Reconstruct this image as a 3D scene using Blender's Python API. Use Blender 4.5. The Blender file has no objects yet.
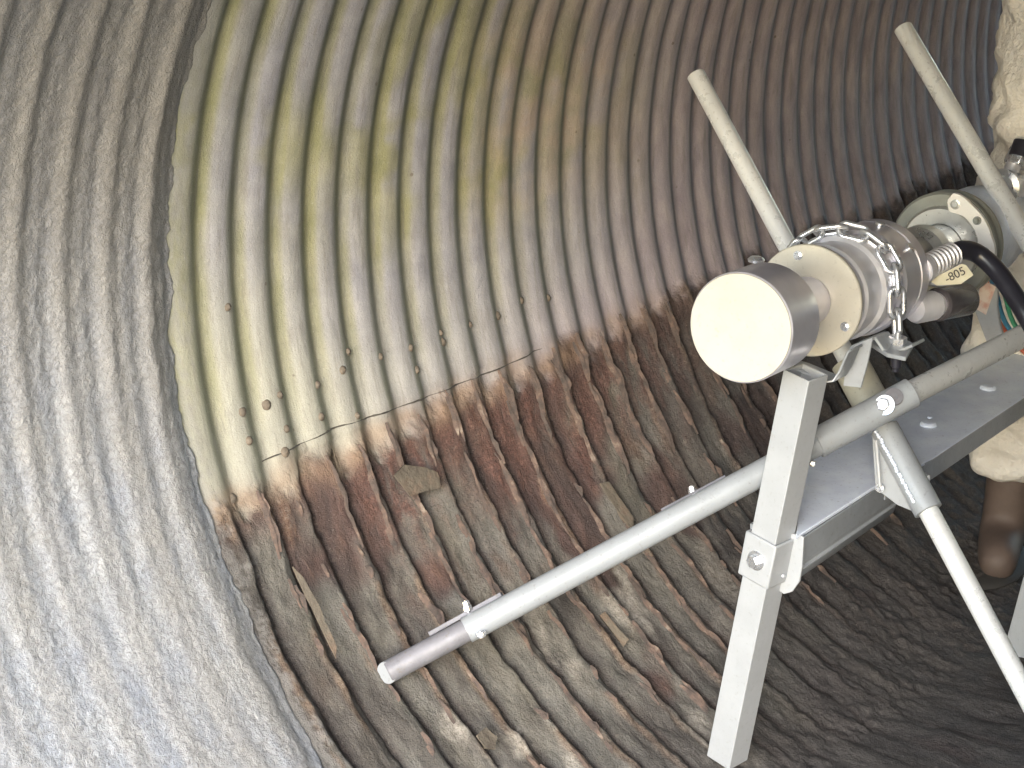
import bpy, bmesh, math, random
import numpy as np
from mathutils import Vector, Matrix

random.seed(7)
C = bpy.context.scene.collection
PI = math.pi
R = 0.9284            # inside radius of the corrugated culvert (m); its axis is world Y
PITCH = 0.0762        # corrugation pitch
YK = 1.8022           # one corrugation shoulder
Y_EDGE = 1.765        # where the sprayed lining stops
Y_MOUTH = 0.72        # open end of the culvert

# ------------------------------------------------------------------ camera
CAM = Vector((0.85628, 0.0, 0.72956))
MW = Matrix(((0.82162, -0.18654, 0.53864), (0.57003, 0.26887, -0.77638), (0.0, 0.94494, 0.32725)))
F = 1900.0

def at(px, py, d):
    """world point at distance d in front of the lens along the sight line of a photo point"""
    return CAM + MW @ Vector(((px - 512) / F * d, (384 - py) / F * d, -d))

def at_z(px, py, z):
    v = MW @ Vector(((px - 512) / F, (384 - py) / F, -1))
    return CAM + v * ((z - CAM.z) / v.z)

cam = bpy.data.cameras.new('camera')
cam.sensor_width = 36.0
cam.lens = F / 1024 * 36.0
cam.clip_start = 0.05
cam.clip_end = 2000
co = bpy.data.objects.new('camera', cam)
C.objects.link(co)
co.matrix_world = Matrix.Translation(CAM) @ MW.to_4x4()
bpy.context.scene.camera = co

# ------------------------------------------------------------------ noise on the wall sheet
_lat = {}
def lattice(seed, n=512):
    if seed not in _lat: _lat[seed] = np.random.RandomState(seed).rand(n, n)
    return _lat[seed]
def vnoise(x, y, seed):
    L = lattice(seed)
    xi = np.floor(x).astype(int); yi = np.floor(y).astype(int)
    fx = x - xi; fy = y - yi
    fx = fx * fx * (3 - 2 * fx); fy = fy * fy * (3 - 2 * fy)
    a = L[xi % 512, yi % 512]; b = L[(xi + 1) % 512, yi % 512]
    c = L[xi % 512, (yi + 1) % 512]; d = L[(xi + 1) % 512, (yi + 1) % 512]
    return a * (1 - fx) * (1 - fy) + b * fx * (1 - fy) + c * (1 - fx) * fy + d * fx * fy
def fbm(x, y, seed, octv=4, gain=0.5):
    s = 0; a = 1; t = 0
    for i in range(octv):
        s = s + a * vnoise(x * 2 ** i + 17 * i, y * 2 ** i + 5 * i, seed + i); t += a; a *= gain
    return s / t
def sstep(a, b, x):
    t = np.clip((x - a) / (b - a), 0, 1)
    return t * t * (3 - 2 * t)

# ------------------------------------------------------------------ material helpers
def new_mat(name):
    m = bpy.data.materials.new(name); m.use_nodes = True
    nt = m.node_tree; b = nt.nodes['Principled BSDF']
    return m, nt, b
class NT:
    def __init__(s, nt): s.nt = nt
    def n(s, t, **k):
        o = s.nt.nodes.new(t)
        for a, v in k.items(): setattr(o, a, v)
        return o
    def l(s, a, b): s.nt.links.new(a, b)
    def noise(s, vec, scale, detail=4, rough=0.55, dist=0.0):
        o = s.n('ShaderNodeTexNoise'); o.inputs['Scale'].default_value = scale
        o.inputs['Detail'].default_value = detail; o.inputs['Roughness'].default_value = rough
        o.inputs['Distortion'].default_value = dist
        if vec is not None: s.l(vec, o.inputs['Vector'])
        return o.outputs['Fac']
    def ramp(s, fac, stops):
        o = s.n('ShaderNodeValToRGB'); e = o.color_ramp.elements
        while len(e) > 1: e.remove(e[-1])
        for i, (p, c) in enumerate(stops):
            if i == 0: e[0].position = p; k = e[0]
            else: k = e.new(p)
            k.color = (*c, 1) if len(c) == 3 else c
        s.l(fac, o.inputs['Fac']); return o.outputs['Color']
    def val(s, fac, lo, hi, a=0.0, b=1.0):
        o = s.n('ShaderNodeMapRange'); o.interpolation_type = 'SMOOTHSTEP'
        s.l(fac, o.inputs['Value'])
        for k, v in zip(('From Min', 'From Max', 'To Min', 'To Max'), (lo, hi, a, b)): o.inputs[k].default_value = v
        return o.outputs['Result']
    def math(s, op, a, b=None):
        o = s.n('ShaderNodeMath', operation=op)
        for i, v in enumerate((a, b)):
            if v is None: continue
            if isinstance(v, (int, float)): o.inputs[i].default_value = v
            else: s.l(v, o.inputs[i])
        return o.outputs[0]
    def mix(s, fac, a, b, blend='MIX'):
        o = s.n('ShaderNodeMix', data_type='RGBA', blend_type=blend)
        if isinstance(fac, (int, float)): o.inputs[0].default_value = fac
        else: s.l(fac, o.inputs[0])
        for i, v in ((6, a), (7, b)):
            if isinstance(v, tuple): o.inputs[i].default_value = (*v, 1)
            else: s.l(v, o.inputs[i])
        return o.outputs[2]
    def attr(s, name):
        o = s.n('ShaderNodeAttribute'); o.attribute_name = name
        return o.outputs['Fac']
    def bump(s, h, strength, dist, bsdf, normal=None):
        o = s.n('ShaderNodeBump'); o.inputs['Strength'].default_value = strength; o.inputs['Distance'].default_value = dist
        s.l(h, o.inputs['Height'])
        if normal is not None: s.l(normal, o.inputs['Normal'])
        if bsdf is not None: s.l(o.outputs['Normal'], bsdf.inputs['Normal'])
        return o.outputs['Normal']

# ---- corrugated, rusted wall
def mat_wall():
    m, nt, b = new_mat('corroded_steel'); s = NT(nt)
    uv = s.n('ShaderNodeUVMap'); uv.uv_map = 'sheet'
    mp = s.n('ShaderNodeMapping'); mp.inputs['Scale'].default_value = (1, 0.32, 1); s.l(uv.outputs[0], mp.inputs[0])
    st = mp.outputs[0]; iso = uv.outputs[0]
    n1 = s.noise(iso, 14, 6, 0.6); n2 = s.noise(st, 34, 5, 0.6, 0.4); n3 = s.noise(iso, 120, 4, 0.7); n4 = s.noise(st, 9, 4, 0.5)
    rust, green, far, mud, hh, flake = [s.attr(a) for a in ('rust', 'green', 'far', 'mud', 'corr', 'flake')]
    # galvanised, limescaled upper wall
    pale = s.ramp(n1, [(0.25, (0.23, 0.225, 0.25)), (0.5, (0.31, 0.305, 0.33)), (0.75, (0.41, 0.40, 0.415))])
    pale = s.mix(s.val(n2, 0.5, 0.75, 0, .45), pale, (0.29, 0.285, 0.285))
    cream = s.ramp(n2, [(0.3, (0.34, 0.335, 0.29)), (0.7, (0.42, 0.41, 0.35))])
    pale = s.mix(s.attr('cream'), pale, cream)
    valley = s.attr('groove_shade_dirt')  # dark groove line: shade of the back slopes painted in, with dirt
    gcol = s.ramp(n1, [(0.3, (0.22, 0.22, 0.115)), (0.7, (0.34, 0.325, 0.20))])
    gfac = s.math('MULTIPLY', s.math('MULTIPLY', green, s.val(n4, 0.30, 0.55, 0.45, 1.0)), 1.0)
    up = s.mix(gfac, pale, gcol)
    tan = s.ramp(n2, [(0.35, (0.33, 0.25, 0.20)), (0.65, (0.40, 0.32, 0.245))])
    up = s.mix(s.math('MULTIPLY', s.attr('tan'), s.val(n1, 0.35, 0.65, 0.1, .8)), up, tan)
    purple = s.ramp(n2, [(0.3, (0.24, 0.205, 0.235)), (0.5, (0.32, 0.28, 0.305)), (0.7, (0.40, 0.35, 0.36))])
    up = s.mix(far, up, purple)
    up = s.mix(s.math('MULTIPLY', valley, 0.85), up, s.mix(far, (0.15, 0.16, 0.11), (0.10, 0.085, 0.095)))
    # small pits and dirt specks
    vo = s.n('ShaderNodeTexVoronoi'); vo.inputs['Scale'].default_value = 26; s.l(iso, vo.inputs['Vector'])
    spot = s.val(vo.outputs['Distance'], 0.05, 0.10, 1, 0)
    keep = s.val(s.noise(iso, 19, 1), 0.55, 0.62)
    up = s.mix(s.math('MULTIPLY', s.math('MULTIPLY', spot, keep), 0.75), up, (0.13, 0.10, 0.08))
    # rusted lower wall
    rcol = s.ramp(n2, [(0.25, (0.06, 0.047, 0.048)), (0.42, (0.095, 0.065, 0.06)), (0.56, (0.125, 0.082, 0.072)), (0.68, (0.185, 0.115, 0.088)), (0.82, (0.30, 0.24, 0.19))])
    mcol = s.ramp(n1, [(0.25, (0.11, 0.106, 0.098)), (0.5, (0.17, 0.163, 0.148)), (0.75, (0.23, 0.217, 0.195))])
    mcol = s.mix(s.val(n4, 0.5, 0.7, 0, .5), mcol, (0.175, 0.155, 0.115))
    mcol = s.mix(s.val(n3, 0.52, 0.75, 0, .45), mcol, (0.30, 0.27, 0.22))
    low = s.mix(mud, rcol, mcol)
    low = s.mix(s.math('MULTIPLY', flake, s.val(n2, 0.42, 0.66, .05, .7)), low, s.ramp(n3, [(0.3, (0.175, 0.10, 0.075)), (0.55, (0.25, 0.165, 0.12)), (0.7, (0.40, 0.34, 0.29))]))
    low = s.mix(s.val(s.noise(st, 7, 5, .65), .46, .62, 0, .62), low, (0.055, 0.046, 0.044))
    low = s.mix(s.math('MULTIPLY', s.attr('red'), s.val(n2, .40, .60, .15, .9)), low, s.ramp(n3, [(.35, (0.08, 0.048, 0.045)), (.6, (0.155, 0.083, 0.068)), (.75, (0.29, 0.19, 0.145))]))
    low = s.mix(s.attr('rim'), low, s.ramp(n3, [(0.35, (0.15, 0.095, 0.07)), (0.65, (0.32, 0.245, 0.185))]))
    low = s.mix(s.attr('lime'), low, s.ramp(n3, [(0.35, (0.27, 0.245, 0.21)), (0.7, (0.5, 0.47, 0.42))]))
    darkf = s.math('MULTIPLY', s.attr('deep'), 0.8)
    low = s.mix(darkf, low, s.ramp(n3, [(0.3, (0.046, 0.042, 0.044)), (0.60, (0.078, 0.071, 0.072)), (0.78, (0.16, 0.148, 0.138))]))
    trough_shade_rust = s.math('MULTIPLY', s.val(hh, 0.1, -0.6, 0, 0.9), s.val(s.noise(iso, 16, 5, .65), .3, .6, .35, 1.0))  # dark troughs: shade between the ribs painted in over darker rust
    low = s.mix(trough_shade_rust, low, s.ramp(n3, [(.35, (0.026, 0.022, 0.023)), (.7, (0.075, 0.058, 0.052))]))
    low = s.mix(s.val(s.noise(iso, 230, 4, .75), .56, .66, 0, .5), low, (0.045, 0.04, 0.038))
    low = s.mix(s.val(s.noise(iso, 330, 3, .75), .60, .70, 0, .45), low, (0.36, 0.33, 0.29))
    up = s.mix(s.val(s.noise(iso, 260, 4, .75), .56, .70, 0, .45), up, (0.13, 0.12, 0.10))
    up = s.mix(s.val(s.noise(iso, 190, 5, .8), .55, .72, 0, .4), up, (0.55, 0.53, 0.49))
    mp3 = s.n('ShaderNodeMapping'); mp3.inputs['Scale'].default_value = (1, .12, 1); s.l(uv.outputs[0], mp3.inputs[0])
    up = s.mix(s.val(s.noise(mp3.outputs[0], 95, 5, .7), .48, .68, 0, .42), up, (0.20, 0.18, 0.165))
    # orange bleed at the water line
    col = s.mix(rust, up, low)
    col = s.mix(s.math('MULTIPLY', s.attr('bleed'), 0.7), col, s.ramp(n2, [(0.3, (0.21, 0.14, 0.10)), (0.7, (0.33, 0.24, 0.17))]))
    col = s.mix(s.math('MULTIPLY', s.attr('spray'), .4), col, (0.30, 0.29, 0.28))
    s.l(col, b.inputs['Base Color'])
    ro = s.mix(rust, (0.75, 0.75, 0.75), (0.85, 0.85, 0.85)); s.l(ro, b.inputs['Roughness'])
    b.inputs['Specular IOR Level'].default_value = 0.2
    h = s.math('ADD', s.math('MULTIPLY', n3, 0.5), s.math('ADD', n2, s.math('MULTIPLY', s.noise(iso, 300, 3, .7), 0.3)))
    h = s.math('ADD', h, s.math('MULTIPLY', s.noise(iso, 620, 3, .7), 0.25))
    hs = s.math('MULTIPLY', h, s.math('ADD', s.math('MULTIPLY', rust, 0.72), 0.28))
    s.bump(hs, 1.0, 0.0075, b)
    return m

def mat_lining():
    m, nt, b = new_mat('sprayed_mortar'); s = NT(nt)
    uv = s.n('ShaderNodeUVMap'); uv.uv_map = 'sheet'; iso = uv.outputs[0]
    mp = s.n('ShaderNodeMapping'); mp.inputs['Scale'].default_value = (1, 0.55, 1); s.l(iso, mp.inputs[0])
    n1 = s.noise(mp.outputs[0], 20, 5, .55); n2 = s.noise(iso, 135, 5, .7, .5); n3 = s.noise(iso, 300, 4, .75)
    hh = s.attr('corr')
    c = s.ramp(n1, [(0.3, (0.31, 0.33, 0.38)), (0.5, (0.375, 0.39, 0.425)), (0.7, (0.45, 0.455, 0.47))])  # bluish base: cool sky light on the lower lining put into the colour
    c = s.mix(s.val(hh, -0.8, 0.8, 0, .45), c, (0.39, 0.37, 0.345))
    c = s.mix(s.val(n2, 0.52, 0.40, 0, .45), c, (0.17, 0.165, 0.165))
    c = s.mix(s.val(n3, 0.58, 0.75, 0, .6), c, (0.50, 0.49, 0.46))
    c = s.mix(s.attr('top'), c, s.mix(0.7, c, (0.185, 0.165, 0.135)))  # darker and browner upward: weaker light high on the lining painted in
    c = s.mix(s.val(s.noise(iso, 75, 3, .6), .60, .70, 0, .35), c, (0.15, 0.145, 0.14))
    c = s.mix(s.val(s.noise(mp.outputs[0], 5, 4, .6), .42, .62, 0, .35), c, (0.27, 0.255, 0.23))
    s.l(c, b.inputs['Base Color'])
    b.inputs['Roughness'].default_value = 0.8
    b.inputs['Specular IOR Level'].default_value = 0.3
    h = s.math('ADD', s.math('MULTIPLY', n2, 1.0), s.math('MULTIPLY', n3, 0.45))
    s.bump(h, 1.0, 0.0042, b)
    return m

def mat_metal(name, col, rough, metallic=1.0, var=0.12, scratch=0.0, coat=0.0, bump=0.0, dirt=0.0):
    m, nt, b = new_mat(name); s = NT(nt)
    tc = s.n('ShaderNodeTexCoord'); o = tc.outputs['Object']
    n1 = s.noise(o, 18, 5, .6); n2 = s.noise(o, 160, 4, .6)
    lo = tuple(x * (1 - var) for x in col); hi = tuple(min(1, x * (1 + var)) for x in col)
    c = s.ramp(n1, [(0.3, lo), (0.7, hi)])
    if dirt:
        c = s.mix(s.math('MULTIPLY', s.val(n2, 0.58, 0.72), dirt), c, (0.16, 0.14, 0.11))
        c = s.mix(s.math('MULTIPLY', s.val(s.noise(o, 45, 6, .7), 0.56, 0.7), dirt * .7), c, tuple(x * .6 for x in col))
    s.l(c, b.inputs['Base Color'])
    b.inputs['Metallic'].default_value = metallic
    r = s.val(s.noise(o, 40, 4, .65), 0.3, 0.7, max(.04, rough - .08), min(1, rough + .1)); s.l(r, b.inputs['Roughness'])
    if bump: s.bump(n2, bump, 0.001, b)
    return m

def mat_plain(name, stops, scale, rough, bump=0.0, bd=0.002, sheen=0.0):
    m, nt, b = new_mat(name); s = NT(nt)
    tc = s.n('ShaderNodeTexCoord'); o = tc.outputs['Object']
    c = s.ramp(s.noise(o, scale, 5, .6), stops); s.l(c, b.inputs['Base Color'])
    b.inputs['Roughness'].default_value = rough
    if bump: s.bump(s.noise(o, scale * 3, 4, .6), bump, bd, b)
    return m

M = {}
M['wall'] = mat_wall()
M['lining'] = mat_lining()
M['paint'] = mat_metal('grey_painted_tube', (0.33, 0.355, 0.385), 0.40, 0.12, .07, dirt=.35, bump=.15)
M['rod'] = mat_metal('sunlit_grey_tube', (0.72, 0.74, 0.75), 0.33, 0.2, .05, dirt=.3, bump=.15)  # lighter copy of the tube grey; sun the rods miss put into colour
M['pale_paint'] = mat_metal('pale_grey_paint', (0.385, 0.405, 0.43), 0.45, 0.05, .05, dirt=.22, bump=.2)
M['galv'] = mat_metal('galvanised_steel', (0.74, 0.81, 0.98), 0.42, 0.1, .1, dirt=.25, bump=.2)  # blue of the reflected sky is put into the base colour
M['alu'] = mat_metal('dull_aluminium', (0.62, 0.62, 0.60), 0.34, 0.75, .08, dirt=.2)
M['steel'] = mat_metal('polished_stainless', (0.86, 0.86, 0.91), 0.44, .6, .04)
M['brushed'] = mat_metal('brushed_stainless', (0.72, 0.71, 0.78), 0.36, .65, .06)
M['disc'] = mat_metal('bright_turned_face', (0.55, 0.525, 0.455), 0.42, 0.3, .05, dirt=.2)
M['zinc'] = mat_metal('zinc_plated', (0.72, 0.74, 0.78), 0.28, .8, .06)
M['casting'] = mat_metal('grey_casting', (0.30, 0.31, 0.28), 0.45, 0.3, .15, bump=.4)
M['white_plate'] = mat_metal('white_link_plate', (0.92, 0.90, 0.86), 0.4, 0.0, .03, dirt=.15)
M['worn'] = mat_metal('worn_muddy_steel', (0.19, 0.19, 0.215), 0.55, 0.15, .2, dirt=.6, bump=.4)
M['rubber'] = mat_plain('black_hose_rubber', [(.3, (0.018, 0.018, 0.026)), (.7, (0.03, 0.03, 0.042))], 20, 0.32, .1)
M['darkcyl'] = mat_plain('smoky_plastic', [(.3, (0.06, 0.055, 0.065)), (.7, (0.11, 0.10, 0.11))], 14, 0.25)
M['tag'] = mat_plain('yellowed_tag', [(.3, (0.66, 0.62, 0.45)), (.7, (0.78, 0.74, 0.58))], 40, 0.5)
M['ink'] = mat_plain('dark_ink', [(.3, (0.05, 0.045, 0.04)), (.7, (0.09, 0.08, 0.07))], 40, 0.6)
M['red_label'] = mat_plain('faded_red_label', [(.35, (0.62, 0.36, 0.30)), (.6, (0.72, 0.62, 0.56))], 70, 0.5)
M['cloth'] = mat_plain('cream_overall_cloth', [(.3, (0.70, 0.66, 0.60)), (.7, (0.80, 0.77, 0.72))], 9, 0.9, .9, .02)
M['skin'] = mat_plain('skin', [(.3, (0.42, 0.25, 0.18)), (.7, (0.50, 0.31, 0.23))], 12, 0.5)
M['hair'] = mat_plain('dark_hair', [(.3, (0.03, 0.02, 0.015)), (.7, (0.06, 0.04, 0.03))], 50, 0.6, .5)
M['boot'] = mat_plain('brown_boot_leather', [(.3, (0.085, 0.062, 0.052)), (.7, (0.13, 0.095, 0.08))], 16, 0.65, .4)
M['sole'] = mat_plain('boot_sole_rubber', [(.3, (0.03, 0.03, 0.03)), (.7, (0.06, 0.055, 0.05))], 16, 0.8)
M['wire_green'] = mat_plain('green_wire', [(.3, (0.06, 0.30, 0.17)), (.7, (0.09, 0.38, 0.22))], 30, .4)
M['wire_blue'] = mat_plain('blue_wire', [(.3, (0.06, 0.25, 0.42)), (.7, (0.09, 0.33, 0.50))], 30, .4)
M['wire_red'] = mat_plain('red_wire', [(.3, (0.55, 0.12, 0.08)), (.7, (0.62, 0.22, 0.14))], 30, .4)
M['flake'] = mat_plain('rust_flake', [(.25, (0.075, 0.062, 0.05)), (.5, (0.12, 0.102, 0.08)), (.75, (0.16, 0.11, 0.08))], 30, 0.85, .9, .004)
M['bolt_rust'] = mat_plain('rusty_bolt', [(.25, (0.10, 0.085, 0.068)), (.75, (0.19, 0.155, 0.12))], 60, 0.8, .6)
M['ground'] = mat_plain('gravelly_earth', [(.3, (0.20, 0.20, 0.19)), (.5, (0.28, 0.28, 0.27)), (.7, (0.34, 0.34, 0.33))], 3, 0.9, .8, .03)
M['concrete'] = mat_plain('headwall_concrete', [(.3, (0.28, 0.27, 0.25)), (.7, (0.36, 0.35, 0.32))], 2, 0.85, .5, .01)
M['stone'] = mat_plain('pebble_stone', [(.3, (0.10, 0.09, 0.08)), (.7, (0.17, 0.155, 0.13))], 40, 0.8, .5)

# ------------------------------------------------------------------ object helpers
def tag(o, label=None, cat=None, group=None, kind=None):
    if label: o['label'] = label
    if cat: o['category'] = cat
    if group: o['group'] = group
    if kind: o['kind'] = kind
    return o
def empty(name, loc, label, cat, group=None):
    o = bpy.data.objects.new(name, None); C.objects.link(o); o.location = loc
    o.empty_display_size = 0.05
    return tag(o, label, cat, group)
def link(name, me, mat, parent=None, smooth=35):
    if mat is not None:
        me.materials.append(mat)
    for p in me.polygons: p.use_smooth = True
    if smooth: me.set_sharp_from_angle(angle=math.radians(smooth))
    o = bpy.data.objects.new(name, me); C.objects.link(o)
    if parent is not None:
        o.parent = parent
        p = parent; L = Vector((0, 0, 0))
        while p is not None: L += p.location; p = p.parent
        o.matrix_parent_inverse = Matrix.Identity(4)
        me.transform(Matrix.Translation(-L))
    return o

class MB:
    """collects shapes given in world space and links them as one mesh object"""
    def __init__(s): s.bm = bmesh.new()
    def _faces_tris(s): pass
    def tube(s, pts, r, n=20, caps=True):
        pts = [Vector(p) for p in pts]
        rs = r if isinstance(r, (list, tuple)) else [r] * len(pts)
        rings = []; prev = None
        for i, p in enumerate(pts):
            t = (pts[min(i + 1, len(pts) - 1)] - pts[max(i - 1, 0)]).normalized()
            if prev is None:
                a = Vector((0, 0, 1)) if abs(t.z) < .9 else Vector((1, 0, 0))
                u = t.cross(a).normalized()
            else: u = (prev - t * prev.dot(t)).normalized()
            prev = u; w = t.cross(u)
            rings.append([s.bm.verts.new(p + (u * math.cos(2 * PI * k / n) + w * math.sin(2 * PI * k / n)) * rs[i]) for k in range(n)])
        for a, b in zip(rings, rings[1:]):
            for k in range(n): s.bm.faces.new((a[k], a[(k + 1) % n], b[(k + 1) % n], b[k]))
        if caps:
            s.bm.faces.new(rings[0][::-1]); s.bm.faces.new(rings[-1])
        return s
    def lathe(s, o, ax, prof, n=64, up=None):
        """prof: list of (distance along ax, radius)"""
        ax = Vector(ax).normalized()
        u = ax.cross(Vector((0, 0, 1)) if abs(ax.z) < .9 else Vector((1, 0, 0))).normalized(); w = ax.cross(u)
        rings = []
        for d, r in prof:
            if r < 1e-6: rings.append([s.bm.verts.new(o + ax * d)])
            else: rings.append([s.bm.verts.new(o + ax * d + (u * math.cos(2 * PI * k / n) + w * math.sin(2 * PI * k / n)) * r) for k in range(n)])
        for a, b in zip(rings, rings[1:]):
            for k in range(n):
                k2 = (k + 1) % n
                if len(a) == 1 and len(b) == 1: continue
                if len(a) == 1: s.bm.faces.new((a[0], b[k2], b[k]))
                elif len(b) == 1: s.bm.faces.new((a[k], a[k2], b[0]))
                else: s.bm.faces.new((a[k], a[k2], b[k2], b[k]))
        return s
    def box(s, c, e1, e2, e3):
        """centre and three half-extent vectors"""
        c = Vector(c); v = [s.bm.verts.new(c + e1 * a + e2 * b + e3 * d) for a in (-1, 1) for b in (-1, 1) for d in (-1, 1)]
        for f in ((0, 1, 3, 2), (4, 6, 7, 5), (0, 4, 5, 1), (2, 3, 7, 6), (0, 2, 6, 4), (1, 5, 7, 3)):
            s.bm.faces.new([v[i] for i in f])
        return s
    def prism(s, poly, ext):
        ext = Vector(ext); a = [s.bm.verts.new(Vector(p)) for p in poly]; b = [s.bm.verts.new(Vector(p) + ext) for p in poly]
        s.bm.faces.new(a[::-1]); s.bm.faces.new(b); n = len(a)
        for i in range(n): s.bm.faces.new((a[i], a[(i + 1) % n], b[(i + 1) % n], b[i]))
        return s
    def ribbon(s, pts, ext, nrm_t):
        """bent plate: polyline pts, width vector ext, thickness nrm_t"""
        pts = [Vector(p) for p in pts]; ext = Vector(ext); off = []
        for i in range(len(pts)):
            t = (pts[min(i + 1, len(pts) - 1)] - pts[max(i - 1, 0)]).normalized()
            off.append(ext.cross(t).normalized() * nrm_t)
        poly = pts + [p + o for p, o in zip(pts[::-1], off[::-1])]
        rows = [[s.bm.verts.new(p + ext * k) for p in poly] for k in (0, 1)]
        a, b = rows; n = len(poly); m = len(pts)
        for i in range(n): s.bm.faces.new((a[i], a[(i + 1) % n], b[(i + 1) % n], b[i]))
        for r in rows:
            for i in range(m - 1): s.bm.faces.new((r[i], r[i + 1], r[n - 2 - i], r[n - 1 - i]))
        return s
    def hexbolt(s, p, ax, r=.009, h=.008, shank=0.0, washer=True):
        p = Vector(p); ax = Vector(ax).normalized()
        if washer: s.lathe(p, ax, [(0, 0), (0, r * 1.45), (.002, r * 1.45), (.0021, 0)], 24)
        s.lathe(p + ax * .002, ax, [(0, 0), (0, r), (h * .85, r), (h, r * .82), (h, 0)], 6)
        if shank: s.lathe(p - ax * shank, ax, [(0, 0), (0, r * .55), (shank, r * .55), (shank, 0)], 16)
        return s
    def sphere(s, p, r, sc=(1, 1, 1), seg=16):
        bmesh.ops.create_uvsphere(s.bm, u_segments=seg, v_segments=seg // 2, radius=1, matrix=Matrix.Translation(p) @ Matrix.Diagonal((*[r * k for k in sc], 1)))
        return s
    def build(s, name, mat, parent=None, bevel=0.0, smooth=35, seg=2):
        bmesh.ops.recalc_face_normals(s.bm, faces=s.bm.faces)
        me = bpy.data.meshes.new(name); s.bm.to_mesh(me); s.bm.free()
        o = link(name, me, mat, parent, smooth)
        if bevel:
            b = o.modifiers.new('bevel', 'BEVEL'); b.width = bevel; b.segments = seg; b.limit_method = 'ANGLE'; b.angle_limit = math.radians(40)
            b.harden_normals = False
        return o

# ------------------------------------------------------------------ the culvert wall
def sheet(name, ys, vs, rfun, mat, attrs, parent=None):
    """grid over length y and arc distance v (0 = far side at axis height, positive = down)"""
    Y, V = np.meshgrid(ys, vs, indexing='ij')
    r, dy, dz = rfun(Y, V)
    th = PI + V / R
    x = r * np.cos(th); z = r * np.sin(th)
    if dz is not None: z = np.maximum(z, dz)
    co_ = np.stack([x, Y + dy, z], -1).reshape(-1, 3)
    ny, nv = len(ys), len(vs)
    idx = np.arange(ny * nv).reshape(ny, nv)
    q = np.stack([idx[:-1, :-1], idx[:-1, 1:], idx[1:, 1:], idx[1:, :-1]], -1).reshape(-1, 4)
    me = bpy.data.meshes.new(name)
    me.vertices.add(len(co_)); me.vertices.foreach_set('co', co_.astype(np.float32).ravel())
    me.loops.add(q.size); me.loops.foreach_set('vertex_index', q.astype(np.int32).ravel())
    me.polygons.add(len(q)); me.polygons.foreach_set('loop_start', np.arange(0, q.size, 4, dtype=np.int32))
    me.polygons.foreach_set('loop_total', np.full(len(q), 4, dtype=np.int32))
    me.update(calc_edges=True)
    uvl = me.uv_layers.new(name='sheet')
    uvs = np.stack([Y, V], -1).reshape(-1, 2)[q.ravel()]
    uvl.data.foreach_set('uv', uvs.astype(np.float32).ravel())
    for k, fn in attrs.items():
        a = me.attributes.new(k, 'FLOAT', 'POINT')
        a.data.foreach_set('value', np.broadcast_to(fn(Y, V), Y.shape).astype(np.float32).ravel())
    me.validate()
    me.polygons.foreach_set('use_smooth', np.ones(len(me.polygons), dtype=bool))
    me.materials.append(mat)
    o = bpy.data.objects.new(name, me); C.objects.link(o)
    return o

_memo = {}
def memo(fn):
    def g(Y, V):
        if Y.size < 1000: return fn(Y, V)
        k = (fn.__name__, Y.shape, float(Y[0, 0]), float(Y[-1, -1]))
        if k not in _memo: _memo[k] = fn(Y, V)
        return _memo[k]
    return g
@memo
def rust_mask(Y, V):
    cell = np.floor((Y - YK) / PITCH)
    j = (vnoise(cell * 1.7 + 3, cell * 0 + 2, 91) - .5) * 0.05 + (fbm(Y * 40, V * 40, 40, 4, .65) - .5) * 0.055
    ph = ((Y - YK) / PITCH) % 1.0
    tooth = 0.003 * np.cos(2 * PI * (ph - 0.3))
    return sstep(0.292, 0.338, V + j - tooth)
@memo
def warp(Y, V):
    low = sstep(0.30, 0.5, V)
    return (fbm(Y * 5, V * 5, 11, 3) - .5) * 0.010 * low + (fbm(Y * 9, V * 45, 21, 4, .65) - .5) * 0.0055 * low + (fbm(Y * 2, V * 3, 61, 2) - .5) * 0.004
@memo
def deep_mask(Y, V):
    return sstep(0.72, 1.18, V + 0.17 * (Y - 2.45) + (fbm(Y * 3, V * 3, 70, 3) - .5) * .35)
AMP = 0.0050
@memo
def corr(Y, V):
    ph = ((Y + warp(Y, V) - YK) / PITCH) % 1.0
    up = np.cos(2 * PI * (ph + .25)); up = up + .30 * (1 - up ** 2)
    saw = np.where(ph < 0.80, -0.35 + 1.35 * (ph / .80) ** 1.0, 1.0 - 1.9 * sstep(0.80, 0.93, ph))
    saw = np.where(ph >= 0.93, -0.9 + 0.55 * sstep(0.93, 1.0, ph), saw)
    # keep the shoulder of the saw where the sine falls: shift by a fraction
    ph2 = (ph + 0.87) % 1.0
    wv = fbm(Y / PITCH * .5, V * 16, 95, 3)
    e0 = .50 + .26 * wv
    saw = np.where(ph2 < e0, -0.15 + .35 * sstep(0, .18, ph2) + .75 * ph2 / e0, np.where(ph2 < 0.94, .95 - 1.8 * sstep(0, 1, (ph2 - e0) / (.94 - e0)), -0.85 + 0.70 * sstep(0.94, 1.0, ph2)))
    k = rust_mask(Y, V) * 0.85
    return up * (1 - k) + saw * k
def collapse(Y, V):
    # places where the crest has rusted away
    return sstep(0.54, 0.70, fbm(Y / PITCH * 0.9, V * 7, 33, 3)) * rust_mask(Y, V)
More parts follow.
